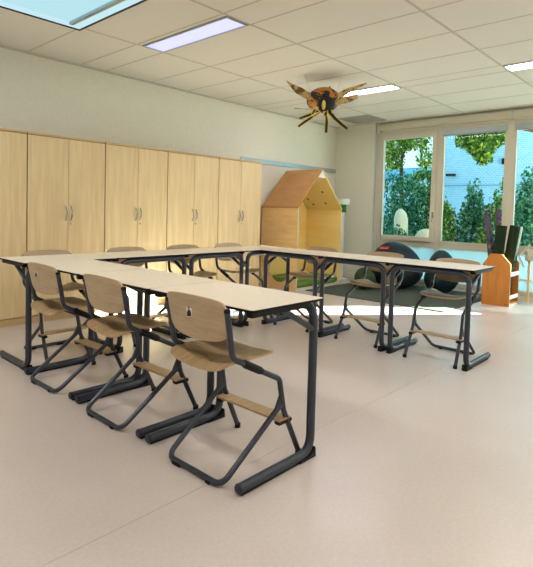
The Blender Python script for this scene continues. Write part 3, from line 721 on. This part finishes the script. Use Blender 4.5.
t = empty('neighbour_building', (14.5, 1.5, GZ), 0, 'pale blue brick building outside behind the trees', 'building')
MB().box(-.5, 6, -4.69, 4.7, 0, 7).build('wall', M['brick'], t, smooth=0)
MB().box(-.54, -.5, -4.6, 4.7, 2.16, 2.19).build('ledge', M['bluewall'], t, smooth=0)
MB().box(-.62, -.5, 2.83, 2.98, 2.71, 2.86).build('wall_lamp', M['black'], t, smooth=0)
MB().box(-.62, -.5, 4.22, 4.46, 2.44, 2.50).build('wall_sign', M['black'], t, smooth=0)
t = empty('far_building', (24, 13.5, GZ), 0, 'low white building with blue roof beyond the left window', 'building')
MB().box(-2, 3, -5, 6, 0, 3.0).build('wall', M['brick'], t, smooth=0)
MB().box(-2.3, 3.3, -5.2, 6.2, 3.0, 3.5).build('roof_edge', M['bluewall'], t, smooth=0, bevel=.05)

def leafmat(name, c1, c2, c3):
    m = bpy.data.materials.new(name); m.use_nodes = True; nt = m.node_tree; nt.nodes.clear(); L = nt.links
    o = nt.nodes.new('ShaderNodeOutputMaterial'); d = nt.nodes.new('ShaderNodeBsdfDiffuse'); tr = nt.nodes.new('ShaderNodeBsdfTranslucent'); x = nt.nodes.new('ShaderNodeMixShader'); x.inputs[0].default_value = .4
    g = nt.nodes.new('ShaderNodeNewGeometry'); r = nt.nodes.new('ShaderNodeValToRGB')
    r.color_ramp.elements[0].color = c1; r.color_ramp.elements[1].color = c3; e = r.color_ramp.elements.new(.6); e.color = c2
    L.new(g.outputs['Random Per Island'], r.inputs[0]); L.new(r.outputs[0], d.inputs[0]); L.new(r.outputs[0], tr.inputs[0])
    L.new(d.outputs[0], x.inputs[1]); L.new(tr.outputs[0], x.inputs[2]); L.new(x.outputs[0], o.inputs[0]); return m
M['leaf_teal'] = leafmat('leaf_teal', lin(40, 92, 72), lin(70, 140, 106), lin(128, 190, 140))
M['leaf_green'] = leafmat('leaf_green', lin(46, 92, 52), lin(84, 144, 72), lin(190, 214, 96))  # yellow end of the ramp paints in sunlit highlights
M['leaf_sunlit'] = leafmat('leaf_sunlit', lin(60, 104, 54), lin(112, 160, 66), lin(214, 228, 90))  # sunlit highlights on backlit leaves, put into the leaf colour
M['bark'] = mat('bark', lin(92, 78, 62), .9)
def foliage(name, base, blobs, n, size, m, label, cat, trunk=None, seed=1, group=None):
    rnd = random.Random(seed); t = empty(name, base, 0, label, cat, group); mb = MB(); B = Vector(base)
    tot = sum(b[3] * b[4] * b[5] for b in blobs)
    for bx, by, bz, rx, ry, rz in blobs:
        for _ in range(int(n * rx * ry * rz / tot)):
            d = Vector((rnd.gauss(0, 1), rnd.gauss(0, 1), rnd.gauss(0, 1))).normalized() * rnd.uniform(.45, 1.05)
            c = Vector((bx + d.x * rx, by + d.y * ry, bz + d.z * rz)) - B
            if c.z < .03: continue
            q = Euler((rnd.uniform(0, 6.3), rnd.uniform(0, 6.3), rnd.uniform(0, 6.3))).to_matrix(); s_ = size * rnd.uniform(.6, 1.3)
            V = [c + q @ Vector(p) * s_ for p in ((-.5, 0, 0), (-.12, .27, .04), (.2, .24, .06), (.5, 0, 0), (.2, -.24, .06), (-.12, -.27, .04))]
            mb.add(V, [(0, 1, 2, 3), (0, 3, 4, 5)])
    mb.build('leaves', m, t, smooth=0)
    if trunk:
        tb = MB()
        for path, r0 in trunk:
            P = [Vector(p) - B for p in path]; tb.tube(P, [r0 * (1 - .6 * i / (len(P) - 1)) for i in range(len(P))], 7)
        tb.build('trunk', M['bark'], t)
    return t
G = 'shrubs outside the windows'
foliage('garden_shrub', (10.6, 5.6, GZ), [(10.6, 5.6, .75, .45, .6, .85), (10.7, 5.55, 1.6, .35, .5, .55), (10.7, 5.85, 1.95, .3, .25, .25), (9.2, 4.93, .70, .22, .42, .30)], 4600, .075, M['leaf_teal'], 'dense teal green shrub outside the left window, beside the window reveal', 'shrub', [([(10.6, 5.6, GZ), (10.6, 5.5, 1.2)], .05)], 11, G)
foliage('garden_shrub', (11.5, 5.3, GZ), [(11.5, 5.35, 1.2, .35, .5, .75), (11.5, 5.5, 1.95, .35, .5, .4)], 3400, .075, M['leaf_green'], 'green shrub outside the left window, beside the opening handle', 'shrub', [([(11.5, 5.3, GZ), (11.5, 5.4, 1.6)], .05)], 12, G)
foliage('garden_shrub', (10.4, 4.52, GZ), [(10.4, 4.52, .65, .35, .3, .8), (10.45, 4.5, 1.15, .28, .28, .35)], 3200, .07, M['leaf_green'], 'yellow-green shrub low behind the left half of the middle window', 'shrub', [([(10.4, 4.52, GZ), (10.4, 4.5, 1.0)], .04)], 13, G)
foliage('garden_shrub', (10.8, 4.02, GZ), [(10.8, 4.02, .7, .4, .42, .8), (10.8, 4.0, 1.3, .25, .28, .4), (10.8, 4.0, 1.7, .16, .18, .3)], 3600, .07, M['leaf_teal'], 'tall pointed teal shrub in the middle of the middle window', 'shrub', [([(10.8, 4.02, GZ), (10.8, 4.0, 1.6)], .04)], 14, G)
foliage('garden_shrub', (10.5, 3.42, GZ), [(10.5, 3.42, .7, .36, .38, .8), (10.6, 3.35, 1.35, .25, .3, .45), (10.6, 3.3, 1.8, .14, .14, .25)], 3400, .07, M['leaf_green'], 'green shrub behind the floral rolls', 'shrub', [([(10.5, 3.42, GZ), (10.55, 3.35, 1.2)], .04)], 15, G)
foliage('garden_shrub', (10.4, 2.72, GZ), [(10.4, 2.72, .8, .38, .4, .9), (10.5, 2.85, 1.5, .28, .3, .45), (10.5, 2.8, 1.95, .18, .2, .3)], 3600, .075, M['leaf_teal'], 'teal green shrub behind the rightmost visible window', 'shrub', [([(10.4, 2.72, GZ), (10.45, 2.8, 1.3)], .04)], 16, G)
foliage('garden_tree', (11.2, 2.2, GZ), [(10.0, 3.60, 2.55, .3, .30, .25), (10.1, 3.85, 2.75, .3, .32, .25), (10.1, 3.35, 2.85, .3, .32, .28), (10.0, 3.55, 2.33, .2, .16, .14)], 2600, .085, M['leaf_sunlit'], 'tree with lime branch hanging into the top of the middle window', 'tree', [([(11.2, 2.2, GZ), (11.1, 2.25, 1.5), (10.9, 2.5, 2.8), (10.2, 3.4, 3.0)], .09)], 17)
foliage('garden_tree', (12.6, 6.6, GZ), [(11.6, 6.25, 2.95, .45, .35, .25), (11.6, 5.75, 3.0, .4, .35, .22), (11.8, 6.5, 2.6, .4, .28, .3), (11.7, 5.55, 2.6, .25, .2, .3)], 2000, .085, M['leaf_sunlit'], 'tree with loose leaves across the top of the left window', 'tree', [([(12.6, 6.6, GZ), (12.5, 6.55, 1.6), (12.1, 6.4, 2.6), (11.7, 6.1, 2.95)], .08)], 18)
def boxy(p, d):
    k = max(abs(d.x), abs(d.y), abs(d.z)); return p * (1 + .55 * (1 / k - 1)) * (1 + .06 * math.sin(d.x * 4 + d.z * 3))
tag(MB().sphere((9.6, 5.03, .56), (.16, .125, .74), fn=boxy, nu=28, nv=20).build('garden_stone', mat('pale_stone', lin(226, 218, 190), .9), smooth=80), 'pale upright stone among the shrubs outside the left window', 'stone')
tag(MB().sphere((9.7, 4.52, -.12), (.42, .40, 1.08), fn=lump(33, .06), nu=30, nv=18).build('sand_heap', mat('sand', lin(232, 214, 176), .95, nodes=noise_mix(lin(222, 202, 160), lin(238, 222, 188), nscale=20)), smooth=80), 'pale sandy heap low outside the left window', 'sand heap')
